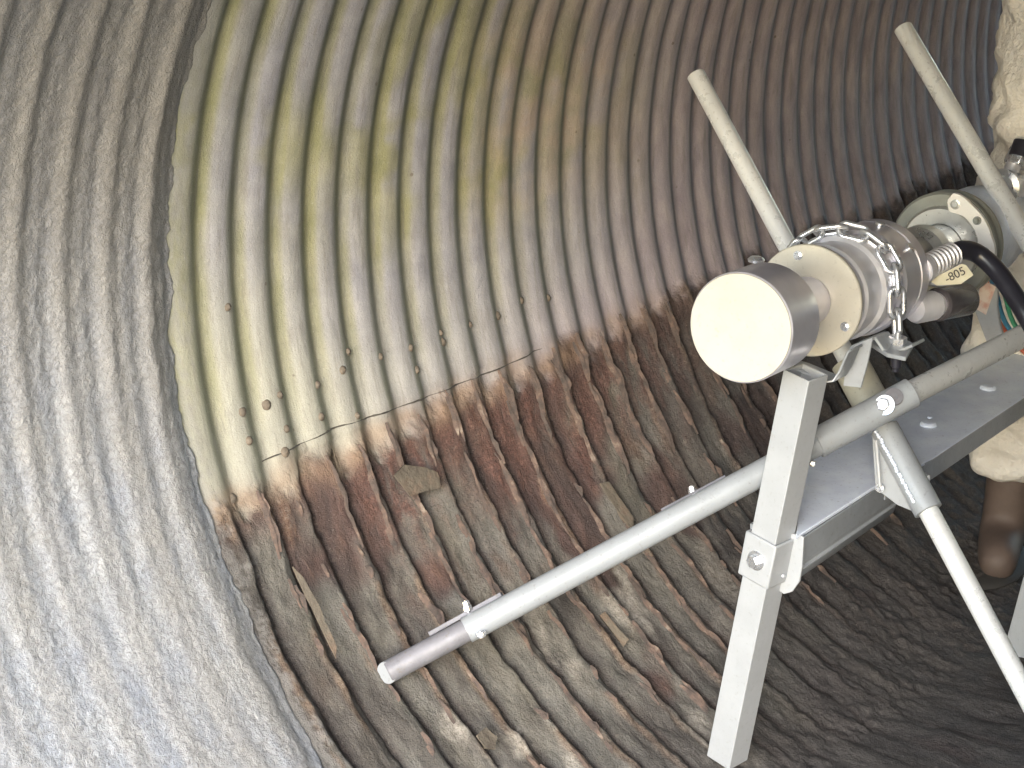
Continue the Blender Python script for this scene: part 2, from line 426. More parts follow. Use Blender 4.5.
def wall_r(Y, V):
    rm = rust_mask(Y, V); h = corr(Y, V); dp = deep_mask(Y, V)
    damp = 1 - 0.86 * dp * rm
    lowamp = 1 + 1.1 * rm
    h2 = h * AMP * damp * lowamp
    h2 = h2 - collapse(Y, V) * np.clip(h, 0, 1) * AMP * 0.9 + .0035 * rm * (1 - dp) * sstep(.55, .95, h) * sstep(.45, .7, fbm(Y * 40, V * 14, 100, 3))
    rough = (fbm(Y * 45, V * 30, 50, 4, .6) - .5) * 0.010 * rm + (fbm(Y * 14, V * 8, 55, 3) - .5) * 0.012 * rm
    rough = rough + (fbm(Y * 60, V * 60, 58, 3, .7) - .5) * .012 * dp * rm
    lap = np.where((V > 0.283 + (fbm(Y * 5, V * 0, 80, 2) - .5) * .02), 0.0025, 0.0) * (Y < 2.62) * (Y > 1.86)
    floor = -0.895 + (fbm(Y * 8, V * 8, 62, 4, .6) - .5) * 0.03 + h * AMP * 0.25
    return R - h2 - rough + lap, 0.0, floor
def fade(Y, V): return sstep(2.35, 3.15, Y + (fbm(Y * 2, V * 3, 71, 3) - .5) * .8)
attrs = {
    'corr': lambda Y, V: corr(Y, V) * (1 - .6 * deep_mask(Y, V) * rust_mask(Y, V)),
    'rust': rust_mask,
    'red': lambda Y, V: sstep(.60, .36, V + (fbm(Y * 10, V * 8, 103, 3) - .5) * .4) * sstep(3.3, 2.9, Y) * sstep(1.95, 2.1, Y),
    'spray': lambda Y, V: np.clip(sstep(.60, .68, fbm(Y * 130, V * 110, 102, 3, .7) + .22 * np.exp(-(Y - Y_EDGE) / .018) - .12 * (Y - Y_EDGE) / .05), 0, 1) * sstep(.10, .0, Y - Y_EDGE),
    'groove_shade_dirt': lambda Y, V: sstep(.22, .05, np.abs(((Y + warp(Y, V) - YK) / PITCH + .47 + (fbm(Y * 30, V * 12, 93, 3) - .5) * .12) % 1.0 - .5)) * (.55 + .45 * fbm(Y * 8, V * 10, 94, 3)),  # one dark line per ring: painted slope shade plus dirt
    'cream': lambda Y, V: sstep(2.15, 1.80, Y - (V) * .5) * sstep(-0.15, .1, V) * .85 + sstep(0.05, .25, V) * .35 * sstep(2.9, 2.2, Y),
    'green': lambda Y, V: np.clip(
              sstep(.50, .66, fbm(Y / PITCH * .7, V * 5, 97, 4) + .10 * sstep(2.3, 2.5, Y)) * sstep(.12, -.05, V) * sstep(3.15, 2.85, Y) * (.25 + .6 * sstep(2.0, 2.35, Y))
              + .8 * sstep(.50, .62, fbm(Y * 6, V * 9, 98, 4)) * np.exp(-((V + .10 - .22 * (Y - 2.3)) / .07) ** 2) * sstep(3.1, 2.9, Y)
              + .8 * sstep(2.38, 2.5, Y) * sstep(2.90, 2.72, Y) * sstep(.06, -.15, V) * sstep(.35, .55, fbm(Y * 9, V * 8, 99, 4))
              + .5 * sstep(1.84, 1.79, Y) * sstep(.35, 0, V)
              + .75 * sstep(0.15, -.75, np.cos(2 * PI * (((Y - YK) / PITCH) % 1 + .25))) * sstep(3.0, 2.3, Y) * sstep(.3, .1, V), 0, 1),
    'tan': lambda Y, V: sstep(2.35, 2.6, Y) * sstep(3.05, 2.8, Y) * sstep(.15, -.1, V),
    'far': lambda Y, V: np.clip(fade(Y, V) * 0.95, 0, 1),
    'mud': lambda Y, V: sstep(0.42, 0.56, .22 * sstep(.5, .8, V) + fbm(Y / PITCH * .55, V * 4.5, 31, 4) + .06 * corr(Y, V)) * sstep(.33, .40, V),
    'flake': lambda Y, V: sstep(0.53, 0.66, fbm(Y / PITCH * .8, V * 8, 36, 4)) * sstep(.75, .45, V),
    'rim': lambda Y, V: sstep(.70, .92, corr(Y, V)) * sstep(.46, .60, fbm(Y * 20, V * 9, 37, 3)) * sstep(1.2, .9, V) * .8,
    'lime': lambda Y, V: sstep(.60, .70, fbm(Y * 14, V * 8, 39, 4)) * sstep(.55, .75, V) * sstep(1.25, 1.0, V) * sstep(3.1, 2.7, Y) * .75,
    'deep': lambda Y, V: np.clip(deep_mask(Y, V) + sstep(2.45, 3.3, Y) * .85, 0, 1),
    'bleed': lambda Y, V: (.4 + fbm(Y * 20, V * 5, 46, 3)) * np.exp(-((V + (fbm(Y * 16, V * 16, 45, 3) - .5) * .05 - 0.314) / 0.024) ** 2) * sstep(3.3, 2.6, Y),
}
ys = np.concatenate([np.arange(Y_MOUTH, 1.72, .0095), np.arange(1.72, 3.4, .0042), np.arange(3.4, 5.1, .0062), np.arange(5.1, 6.6, .0127)])
half = PI * R
vs = np.concatenate([np.arange(-half, -.62, .03), np.arange(-.62, .28, .012), np.arange(.28, 1.55, .0045), np.arange(1.55, half, .03), [half]])
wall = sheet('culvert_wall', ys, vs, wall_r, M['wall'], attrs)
tag(wall, kind='structure')

# ---- the freshly sprayed lining over the near rings
def lin_edge(V):
    return Y_EDGE + (fbm(V * 18, V * 0 + 3, 81, 5, .65) - .5) * 0.022 + np.interp(V, [-.6, -.1, .1, .3, .45, .7], [.008, .002, -.004, -.004, 0, -.012])
def lining_r(Y, V):
    # Y runs 0..1 in the sheet; mapped to the real length here
    e = lin_edge(V)
    y = Y_MOUTH + 0.01 + (e - Y_MOUTH - 0.01) * Y
    t = (e - y)
    thick = 0.008 * np.clip(t / 0.008, 0, 1) ** .5 * (0.45 + 0.55 * sstep(-.1, .35, V)) + 0.018 * sstep(-.005, .07, t) 
    h = np.cos(2 * PI * (((y - YK) / PITCH) + .25))
    soft = 0.0024 * h + 0.0012 * np.cos(2 * PI * ((y - YK) / PITCH * 2 + .1 + vnoise(V * 3, y * 3, 5)))
    low = sstep(.1, .5, V)
    soft = soft * (1 - .72 * low)
    rough = (fbm(y * 75, V * 60, 83, 4, .7) - .5) * 0.0085 + (fbm(y * 12, V * 7, 84, 3) - .5) * 0.0035
    under = sstep(0, .004, t)
    return R - thick - soft * under - rough * .55 * under + (1 - under) * 0.016, y - Y, None
lat = {'corr': lambda Y, V: np.cos(2 * PI * (((Y_MOUTH + .01 + (lin_edge(V) - Y_MOUTH - .01) * Y - YK) / PITCH) + .25)),
       'top': lambda Y, V: sstep(.25, -.3, V)}  # weight of the painted dimming on the upper lining
tt = np.concatenate([np.linspace(0, .5, 60)[:-1], np.linspace(.5, .985, 190)[:-1], np.linspace(.985, 1, 12)])
vs2 = np.concatenate([np.arange(-half, -.6, .03), np.arange(-.6, .85, .0042), np.arange(.85, half, .03), [half]])
def uvfix(o):
    me = o.data; n = len(me.vertices); c = np.zeros(n * 3, np.float32); me.vertices.foreach_get('co', c); c = c.reshape(-1, 3)
    li = np.zeros(len(me.loops), np.int32); me.loops.foreach_get('vertex_index', li)
    uv = np.zeros(len(me.loops) * 2, np.float32); me.uv_layers['sheet'].data.foreach_get('uv', uv); uv = uv.reshape(-1, 2)
    uv[:, 0] = c[li, 1]; me.uv_layers['sheet'].data.foreach_set('uv', uv.ravel())
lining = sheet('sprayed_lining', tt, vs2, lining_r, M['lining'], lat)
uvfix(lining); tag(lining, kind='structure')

# ---- bolts of the plate seam, each a part of the wall
def wall_pt(y, v, lift=0.0):
    r, _, _ = wall_r(np.array([[y]]), np.array([[v]])); th = PI + v / R
    n = Vector((-math.cos(th), 0, -math.sin(th)))
    return -n * (float(r[0, 0]) - lift), n
bolts = [(1.866, .039), (1.865, .193), (1.866, .236), (1.919, .198), (1.944, .242), (1.946, .191), (1.930, .273), (2.021, .246), (2.030, .199), (2.113, .170),
         (2.098, .267), (2.088, .192), (2.181, .196), (2.341, .214), (2.338, .198), (1.814, .305), (2.255, .201), (2.261, .239), (2.42, .205), (2.50, .21), (2.57, .20), (2.65, .215)]
for i, (y, v) in enumerate(bolts):
    p, n = wall_pt(y, v); p.y = y
    rr = random.uniform(.0045, .0068); mb = MB()
    mb.lathe(p - n * .003, n, [(0, 0), (0, rr * 1.25), (.004, rr * 1.15), (.006, rr * .8), (.0075, rr * .3), (.0078, 0)], 14)
    for q in mb.bm.verts: q.co += Vector((random.uniform(-1, 1), random.uniform(-1, 1), random.uniform(-1, 1))) * .0006
    mb.build('bolt', M['bolt_rust'], wall, smooth=60)
# the open lap of the plate seam: a thin dark lip
mb = MB(); pts = []
for y, v in [(1.886, .2745), (1.93, .273), (2.0, .272), (2.06, .2715), (2.13, .279), (2.2, .283), (2.28, .288), (2.36, .289), (2.44, .292), (2.51, .2935), (2.56, .2925)]:
    pts.append((y, v))
yy = np.linspace(1.886, 2.60, 170); vv = np.interp(yy, [a for a, b in pts], [b for a, b in pts]) + (fbm(yy * 30, yy * 0, 88, 3) - .5) * .004
line = []
for y, v in zip(yy, vv):
    p, n = wall_pt(float(y), float(v)); p.y = float(y); line.append(p + n * .0002)
mb.tube(line, [.0004 + .0014 * abs(math.sin(i * .13)) * (0.4 + random.random() * .6) for i in range(len(line))], 6)
mb.build('seam_gap', M['ink'], wall)

# torn scale standing along the crests of the rusted rings
rnd = random.Random(21); mb = MB()
for _ in range(380):
    k = rnd.randint(0, 20); v = .33 + .62 * rnd.random() ** 1.5
    yk = YK + PITCH * (k + .68 + rnd.uniform(-.07, .07))
    yk -= float(warp(np.array([[yk]]), np.array([[v]]))[0, 0])
    if yk < 1.80: continue
    if k > 14 and rnd.random() < .4: continue
    Lh = rnd.uniform(.008, .035) * (1.3 if v < .6 else 1); wd = rnd.uniform(.0008, .0035); n_ = 5
    lean = rnd.uniform(-.05, .07); up_, dn_ = [], []
    for i in range(n_ + 1):
        f = i / n_; vv_ = v + (f - .5) * 2 * Lh; yy_ = yk + lean * (f - .5) * Lh * 2
        p, n = wall_pt(yy_, vv_); p.y = yy_
        e = math.sin(PI * min(1, max(.08, f + rnd.uniform(-.06, .06))))
        lift = rnd.uniform(.0, .0035)
        dn_.append(p - n * .001 + Vector((0, -wd * .8, 0))); up_.append(p + n * (lift + .004 * e) + Vector((0, wd * e * rnd.uniform(.5, 1.3), 0)))
    a_ = [mb.bm.verts.new(q) for q in dn_]; b_ = [mb.bm.verts.new(q) for q in up_]
    for i in range(n_): mb.bm.faces.new((a_[i], a_[i + 1], b_[i + 1], b_[i]))
me_ = bpy.data.meshes.new('rust_scale'); mb.bm.to_mesh(me_); mb.bm.free()
sc_o = link('rust_scale', me_, mat_plain('torn_scale', [(.30, (0.04, 0.033, 0.03)), (.47, (0.08, 0.06, 0.052)), (.60, (0.125, 0.085, 0.068)), (.74, (0.24, 0.20, 0.165))], 45, .85, .8, .003), wall, 20)
sc_o['kind'] = 'stuff'

# ------------------------------------------------------------------ outside: ground, headwall
g = MB(); g.bm.faces.new([g.bm.verts.new(p) for p in ((-400, -600, -1.0), (400, -600, -1.0), (400, Y_MOUTH - .02, -1.0), (-400, Y_MOUTH - .02, -1.0))])
tag(g.build('ground', M['ground'], smooth=None), kind='structure')
g = MB(); g.bm.faces.new([g.bm.verts.new(p) for p in ((-400, 6.7, -1.0), (400, 6.7, -1.0), (400, 900, -1.0), (-400, 900, -1.0))])
tag(g.build('ground', M['ground'], smooth=None), kind='structure')
def headwall(y0, y1):
    mb = MB(); n = 72; inn = []; out = []
    for yq in (y0, y1):
        inn.append([mb.bm.verts.new((1.0 * math.cos(a), yq, 1.0 * math.sin(a))) for a in [2 * PI * k / n for k in range(n)]])
        o_ = []
        for k in range(n):
            a = 2 * PI * k / n; c_, s_ = math.cos(a), math.sin(a); q = max(abs(c_) / 3.2, abs(s_) / (1.6 if s_ > 0 else 1.25)); o_.append(mb.bm.verts.new((c_ / q, yq, s_ / q)))
        out.append(o_)
    for i in range(n):
        j = (i + 1) % n
        mb.bm.faces.new((inn[0][i], inn[0][j], out[0][j], out[0][i])); mb.bm.faces.new((inn[1][i], out[1][i], out[1][j], inn[1][j]))
        mb.bm.faces.new((inn[0][i], inn[1][i], inn[1][j], inn[0][j])); mb.bm.faces.new((out[0][i], out[0][j], out[1][j], out[1][i]))
    return mb
hw = headwall(Y_MOUTH + .01, Y_MOUTH + .26).build('headwall', M['concrete'], smooth=20)
tag(hw, 'concrete headwall around the near mouth of the culvert', 'wall')
hw = headwall(6.45, 6.59).build('headwall', M['concrete'], smooth=20)
tag(hw, 'concrete headwall around the far mouth of the culvert', 'wall')

# ------------------------------------------------------------------ frame of the spray machine
VPX, VPY = 1750.0, -80.0
A = (MW @ Vector(((VPX - 512) / F, (384 - VPY) / F, -1))).normalized()     # direction of the lance, into the pipe
S = A.cross(Vector((0, 0, 1))).normalized()                                  # to the right, toward the near side
U = S.cross(A).normalized()
P0 = at(740.4, 328, 2.60)
def ax(s_, s=0.0, u=0.0): return P0 + A * s_ + S * s + U * u
def rad(a): return S * math.cos(a) + U * math.sin(a)

# ---- the spinning spray head and its lance
L = empty('spray_lance', ax(.3), 'polished steel spinner head with bright round face on a thick lance body', 'spray lance')
MB().lathe(P0, A, [(0, 0), (0, .0755), (.002, .0775), (.088, .0775), (.093, .0765), (.093, .060), (.080, .058), (.080, 0)], 96).build('spinner_cup', M['brushed'], L, smooth=30)
MB().lathe(P0 - A * .0012, A, [(0, 0), (0, .0752), (.0011, .0758)], 96).build('spinner_face', M['disc'], L)
MB().lathe(ax(.080), A, [(.001, 0), (.001, .033), (.135, .033), (.145, .036), (.145, 0)], 48).build('shaft', M['brushed'], L)
fl = MB().lathe(ax(.2265), A, [(0, .036), (0, .082), (.0015, .0835), (.006, .0835), (.007, .082), (.007, .036)], 96).build('end_plate', M['disc'], L)
for a in (108, 215, 335):
    mb = MB(); mb.hexbolt(ax(.2263) + rad(math.radians(a)) * .068, -A, .0048, .005); mb.build('screw', M['zinc'], fl)
MB().lathe(ax(.234), A, [(0, 0), (0, .074), (.03, .074), (.034, .078), (.05, .078), (.054, .074), (.095, .074), (.10, .080), (.13, .080), (.134, .075), (.165, .075), (.166, 0)], 96).build('lance_body', M['steel'], L)
MB().lathe(ax(.400), A, [(0, 0), (0, .081), (.004, .0855), (.062, .0855), (.064, .082), (.067, .082), (.069, .0855), (.098, .0855), (.102, .081), (.102, 0)], 96).build('drum', M['brushed'], L)
for a in (80, 40, 120):
    mb = MB(); p = ax(.45) + rad(math.radians(a)) * .084; mb.lathe(p, rad(math.radians(a)), [(0, 0), (0, .008), (.006, .008), (.006, 0)], 20); mb.build('plug', M['zinc'], L)
# central pipe on to the coupling
MB().lathe(ax(.50), A, [(.002, 0), (.002, .050), (.03, .050), (.034, .040), (.10, .036), (.16, .036), (.17, .050), (.20, .050), (.205, .040), (.33, .040), (.33, 0)], 48).build('feed_pipe', M['alu'], L)

# ---- coupling clamp
sc = .79
K = empty('coupling_clamp', ax(sc), 'wide grey pipe clamp with white bolted link plate behind the lance body', 'pipe clamp')
MB().lathe(ax(sc), A, [(0, .052), (0, .089), (.004, .093), (.012, .093), (.016, .089), (.030, .089), (.034, .093), (.044, .093), (.047, .089), (.047, .052), (0, .052)], 80).build('clamp_ring', M['casting'], K)
MB().lathe(ax(sc - .012), A, [(0, .041), (0, .066), (.003, .070), (.012, .070), (.0115, .041)], 64).build('gasket_ring', M['alu'], K)
MB().lathe(ax(sc + .05), A, [(0, 0), (0, .070), (.03, .080), (.10, .083), (.14, .083), (.16, .070), (.34, .066), (.34, 0)], 64).build('pipe_sleeve', M['galv'], K)
# link plate: curved strap with two rounded ends, on the front of the ring
def arc_plate(c, r, a0, a1, w, t, endw):
    n = 22; up_, dn = [], []
    for i in range(n + 1):
        f = i / n; a = math.radians(a0 + (a1 - a0) * f); e = min(f, 1 - f)
        ww = w + (endw - w) * max(0, 1 - e / .28) ** .7
        if e < .09: ww *= math.sqrt(max(0.02, 1 - (1 - e / .09) ** 2))
        up_.append(c + rad(a) * (r + ww)); dn.append(c + rad(a) * (r - ww))
    return up_ + dn[::-1], A * t
poly, ext = arc_plate(ax(sc - .013), .081, 86, -8, .012, .010, .0185)
lp = MB().prism(poly, ext).build('link_plate', M['white_plate'], K, bevel=.001)
for a in (75, 3):
    mb = MB(); mb.lathe(ax(sc - .0135) + rad(math.radians(a)) * .080, -A, [(0, 0), (0, .0085), (.0015, .0085), (.002, .0055), (.0035, .005), (.0035, 0)], 24); mb.build('rivet', M['alu'], lp)
mb = MB(); mb.hexbolt(ax(sc - .0135) + rad(math.radians(42)) * .082, -A, .005, .006); mb.build('screw', M['casting'], lp)

# ---- valve behind
V_ = empty('valve', at(1006, 186, 3.45), 'small silver valve with black cap standing beside the rear rod', 'valve')
MB().lathe(at(1004, 186, 3.42), -A, [(-.05, 0), (-.05, .022), (0, .024), (.004, .032), (.012, .032), (.016, .022), (.018, .022), (.018, .012), (.012, .010), (.012, 0)], 32).build('valve_body', M['zinc'], V_)
MB().tube([at(1006, 200, 3.46), at(1012, 168, 3.46), at(1018, 158, 3.46)], [.016, .014, .015], 20).build('valve_neck', M['steel'], V_)
MB().tube([at(1016, 166, 3.46), at(1023, 150, 3.46)], .024, 8).build('nut', M['zinc'], V_, bevel=.002)
MB().tube([at(1021, 158, 3.45), at(1026, 142, 3.45)], [.023, .022], 24).build('cap', M['rubber'], V_, bevel=.002)
MB().tube([at(1012, 190, 3.45), at(1040, 180, 3.47), at(1075, 185, 3.5)], .02, 18).build('pipe_stub', M['steel'], V_)

# ---- hoses and wires
def bez(pts, n=10):
    pts = [Vector(p) for p in pts]; out = []
    for i in range(len(pts) - 1):
        p0 = pts[max(i - 1, 0)]; p1 = pts[i]; p2 = pts[i + 1]; p3 = pts[min(i + 2, len(pts) - 1)]
        for k in range(n):
            t = k / n
            out.append(.5 * ((2 * p1) + (p2 - p0) * t + (2 * p0 - 5 * p1 + 4 * p2 - p3) * t * t + (3 * p1 - p0 - 3 * p2 + p3) * t ** 3))
    out.append(pts[-1]); return out
H = empty('black_hose', at(950, 256, 3.05), 'thick black rubber hose curving down from the silver fitting on the lance body', 'hose')
hp = bez([at(948, 257, 3.03), at(962, 250, 3.04), at(978, 254, 3.05), at(996, 270, 3.04), at(1012, 292, 3.02), at(1030, 322, 3.0), at(1055, 372, 3.0), at(1090, 450, 3.05), at(1140, 540, 3.1)])
MB().tube(hp, .0155, 24).build('hose_tube', M['rubber'], H)
f0, f1 = at(916, 272, 2.97), at(952, 254.5, 3.03); fd = (f1 - f0).normalized(); fl_ = (f1 - f0).length
prof = [(0, 0), (0, .019), (.010, .019), (.011, .0235), (.022, .0235), (.023, .016), (.026, .016), (.027, .021)]
q = .030
while q < fl_ * .98: prof += [(q, .0205), (q + .004, .0182), (q + .006, .0205)]; q += .010
prof += [(fl_, .0185), (fl_, 0)]
MB().lathe(f0, fd, prof, 32).build('hose_fitting', M['steel'], H)
G2 = empty('air_motor', at(945, 303, 3.05), 'short smoky dark cylinder with ribbed silver nut beneath the hose fitting', 'motor')
g0, g1 = at(914, 309, 2.99), at(966, 299, 3.10); gd = (g1 - g0).normalized(); gl = (g1 - g0).length
MB().lathe(g0 + gd * gl * .42, gd, [(0, 0), (0, .024), (.004, .027), (gl * .56, .027), (gl * .60, .023), (gl * .60, 0)], 40).build('motor_case', M['darkcyl'], G2)
prof = [(0, 0), (0, .020)]
for i in range(5): prof += [(.008 + i * .011, .024), (.012 + i * .011, .0195)]
prof += [(gl * .42, .020), (gl * .42, 0)]
MB().lathe(g0, gd, prof, 30).build('ribbed_nut', M['steel'], G2)
# yellowed tag under the fitting with hand-marked figures
T = [at(x, y, 3.0) for x, y in ((931, 281.5), (938, 276), (961, 264), (966, 265), (973.5, 275), (961, 284), (937, 285.5))]
tn = (T[2] - T[0]).cross(T[5] - T[0]).normalized()
if tn.dot(CAM - T[0]) < 0: tn = -tn
tg = MB().prism(T, -tn * .002).build('tag', M['tag'])
tag(tg, 'small yellowed tag with dark hand marked figures hanging under the hose fitting', 'tag')
te = (T[3] - T[0]).normalized(); tu = tn.cross(te).normalized()
def text(body, p, ex, ey, size, mat, parent, name='lettering'):
    cu = bpy.data.curves.new(name, 'FONT'); cu.body = body; cu.size = size; cu.extrude = size * .02; cu.align_x = 'CENTER'; cu.align_y = 'CENTER'
    tmp = bpy.data.objects.new(name, cu); me = bpy.data.meshes.new_from_object(tmp); bpy.data.objects.remove(tmp)
    ez = ex.cross(ey).normalized()
    m4 = Matrix(((ex.x, ey.x, ez.x, p.x), (ex.y, ey.y, ez.y, p.y), (ex.z, ey.z, ez.z, p.z), (0, 0, 0, 1)))
    me.transform(m4); return link(name, me, mat, parent, None)
text('-805', at(955, 275, 2.9985) + tn * .001, te, tu, .019, M['ink'], tg)
# wires
for i, (c, dx) in enumerate((('wire_red', -3), ('wire_blue', 0), ('wire_green', 4), ('wire_green', 8))):
    pts = bez([at(985 + dx, 232, 3.5), at(984 + dx * 1.4, 250, 3.45), at(988 + dx * 1.8, 270, 3.42), at(996 + dx * 2, 292, 3.42), at(1010 + dx * 2, 330, 3.45), at(1060 + dx * 2, 380, 3.5)], 6)
    o = MB().tube(pts, .0045, 8).build('signal_wire', M[c])
    tag(o, {0: 'thin red wire leftmost behind the pipe clamp', 1: 'thin blue wire behind the pipe clamp', 2: 'thin green wire next to the blue one behind the pipe clamp', 3: 'thin green wire rightmost behind the pipe clamp'}[i], 'wire', 'thin wires hanging behind the clamp')

# ------------------------------------------------------------------ the stand
ST = empty('machine_stand', at(800, 520, 2.85), 'grey tubular metal stand of long rods, square leg and channel beam carrying the spray lance', 'stand')
# square leg
lt, lb = at(806, 372, 2.72), at(727, 758, 3.00)
ld = (lb - lt).normalized(); view = (at(770, 560, 2.85) - CAM).normalized()
side = ld.cross(view).normalized()
if side.dot(MW @ Vector((1, 0, 0))) < 0: side = -side
fr = side.cross(ld).normalized()
if fr.dot(view) > 0: fr = -fr
ang = math.radians(-33)
e1 = (side * math.cos(ang) + fr * -math.sin(ang)).normalized() if False else (side * math.cos(ang) - fr * math.sin(ang)).normalized()
e2 = ld.cross(e1).normalized()
hw_ = .0232
def hollow(a, b, u, w, h, t):
    mb = MB(); d = (b - a)
    rings = []
    for p in (a, b):
        for k in (h, h - t):
            rings.append([mb.bm.verts.new(p + u * sx * k + w * sy * k) for sx, sy in ((-1, -1), (1, -1), (1, 1), (-1, 1))])
    ao, ai, bo, bi = rings
    for i in range(4):
        j = (i + 1) % 4
        mb.bm.faces.new((ao[i], ao[j], bo[j], bo[i])); mb.bm.faces.new((ai[i], bi[i], bi[j], ai[j]))
        mb.bm.faces.new((ao[i], ai[i], ai[j], ao[j])); mb.bm.faces.new((bo[i], bo[j], bi[j], bi[i]))
    return mb
hollow(lt, lb, e1, e2, hw_, .003).build('square_leg', M['pale_paint'], ST, bevel=.005, seg=3)
# U-shaped clamp on the leg with two bolts
cc = lt + (lb - lt) * ((552 - 372) / (758 - 372)) * .965
nf = e2 if e2.dot(view) < 0 else -e2      # leg face normals toward the camera
n2 = e1 if e1.dot(view) < 0 else -e1
ch = .037; cw = hw_ + .006
cl = hollow(cc - ld * ch, cc + ld * ch, e1, e2, cw, .005).build('leg_clamp', M['pale_paint'], ST, bevel=.003, seg=2)
lf = nf if nf.dot(MW @ Vector((1, 0, 0))) < 0 else n2   # left facing one
rf_ = n2 if lf is nf else nf
mb = MB(); mb.hexbolt(cc + lf * cw, lf, .0105, .010); mb.build('bolt', M['zinc'], cl)
mb = MB(); mb.hexbolt(cc - rf_ * cw - ld * .008, -rf_, .0085, .009); mb.build('bolt', M['zinc'], cl)
mb = MB(); mb.hexbolt(cc + rf_ * cw + ld * .02, rf_, .0035, .004, washer=False); mb.build('screw', M['zinc'], cl)
# top saddle plate on the leg and hat shaped cradle under the lance
dpt = A * .075
sp = [at(x, y, 2.74) for x, y in ((783, 365), (797, 369), (826, 381), (832, 380), (838, 371), (846, 352), (850, 349))]
MB().ribbon(sp, dpt * .6, .004).build('saddle_plate', M['paint'], ST, bevel=.0012)
sp = [at(x, y, 2.80) for x, y in ((842, 372), (847, 352), (852, 345), (870, 338), (876, 337), (884, 349), (893, 352), (912, 344))]
MB().ribbon(sp, A * .05, .005).build('cradle_bracket', M['paint'], ST, bevel=.0012)
sp = [at(x, y, 2.79) for x, y in ((843, 386), (846, 360), (850, 346), (873, 337), (868, 362), (861, 388))]
MB().prism(sp, A * .004).build('bracket_web', M['paint'], ST, bevel=.001)
MB().prism([at_z(x, y, at(890, 346, 2.82).z) for x, y in ((868, 341), (893, 333), (914, 343), (906, 357), (887, 353))], Vector((0, 0, -.007))).build('bracket_tab', M['paint'], ST, bevel=.0015)
mb = MB(); p = at(897, 351, 2.83); mb.hexbolt(p, Vector((0, 0, -1)), .0085, .008, shank=.03); mb.build('bolt', M['zinc'], ST)
mb = MB(); mb.lathe(p - Vector((0, 0, .008)), Vector((0, 0, -1)), [(0, 0), (0, .008), (.016, .008), (.018, .005), (.024, .005), (.024, 0)], 16); mb.build('stud', M['rubber'], ST)
mb = MB(); mb.hexbolt(at(820, 383, 2.735), -U, .005, .004); mb.build('screw', M['zinc'], ST)
mb = MB(); mb.lathe(at(756, 262, 2.85), U, [(0, 0), (0, .012), (.004, .013), (.008, .009), (.009, 0)], 20); mb.build('plug', M['zinc'], L)

# inclined rods through the stand
r1t, r1b = at(696, 75, 3.20), at(1024, 690, 2.80)
rdir = (r1b - r1t).normalized()
r1e = r1t + rdir * ((-0.90 - r1t.z) / rdir.z)
def openrod(a, b, r, t=.003, n=32):
    d = (b - a).normalized(); Ln = (b - a).length
    return MB().lathe(a, d, [(.03, 0), (.03, r - t), (0, r - t), (0, r), (Ln, r), (Ln, r - t), (Ln - .03, r - t), (Ln - .03, 0)], n)
rod = openrod(r1t, r1e, .0158).build('inclined_rod', M['rod'], ST)
def along(y):   # point on the rod that shows at photo height y
    a, b = 1 / 3.20, 1 / 2.80; f = (y - 75) / (690 - 75)
    return at(696 + (1024 - 696) * f, y, 1 / (a + (b - a) * f))
sl = MB().lathe(along(428), rdir, [(0, .016), (0, .0225), ((along(511) - along(428)).length, .0225), ((along(511) - along(428)).length, .016)], 40).build('rod_sleeve', M['paint'], rod, bevel=.001)
sl = MB().lathe(along(362), rdir, [(0, .016), (0, .029), ((along(415) - along(362)).length, .029), ((along(415) - along(362)).length, .016)], 40).build('rod_socket', mat_metal('olive_grey_paint', (0.44, 0.43, 0.36), .4, .15, .15, dirt=.5), rod)
# weld bead along the gusset
mb = MB(); n_ = 26
right = MW @ Vector((1, 0, 0))
for i in range(n_):
    y = 432 + (505 - 432) * i / n_; pp = along(y) - right * .0165 - view * .016
    mb.sphere(pp + Vector((random.uniform(-1, 1), 0, random.uniform(-1, 1))) * .001, .0032, (1, 1, 1), 8)
mb.build('weld_bead', M['galv'], ST)
mb = MB(); mb.hexbolt(along(478) + right * .021, right, .006, .006); mb.build('bolt', M['zinc'], ST)
gp = [at(x, y, 2.955) for x, y in ((872, 436), (875, 484), (880, 492), (897, 505), (921, 515), (926, 508), (905, 465), (888, 433))]
MB().prism(gp, A * .006).build('gusset_plate', M['paint'], ST, bevel=.001)
mb = MB(); mb.hexbolt(at(880, 488, 2.95), -A, .005, .006); mb.build('screw', M['zinc'], ST)
mb = MB(); mb.tube([at(876, 440, 2.945), at(880, 487, 2.945)], .003, 8); mb.build('flange_edge', M['pale_paint'], ST)
# rear inclined rod, parallel
r2t = at(903, 28, 3.45); r2e = r2t + rdir * ((-0.90 - r2t.z) / rdir.z)
openrod(r2t, r2e, .0172).build('inclined_rod', M['rod'], ST)
# rear square leg, parallel to the first
q0 = at(1024, 640, 3.52); q1 = q0 - ld * .75
hollow(q1, q0 + ld * .03, e1, e2, hw_, .003).build('square_leg', M['pale_paint'], ST, bevel=.005)

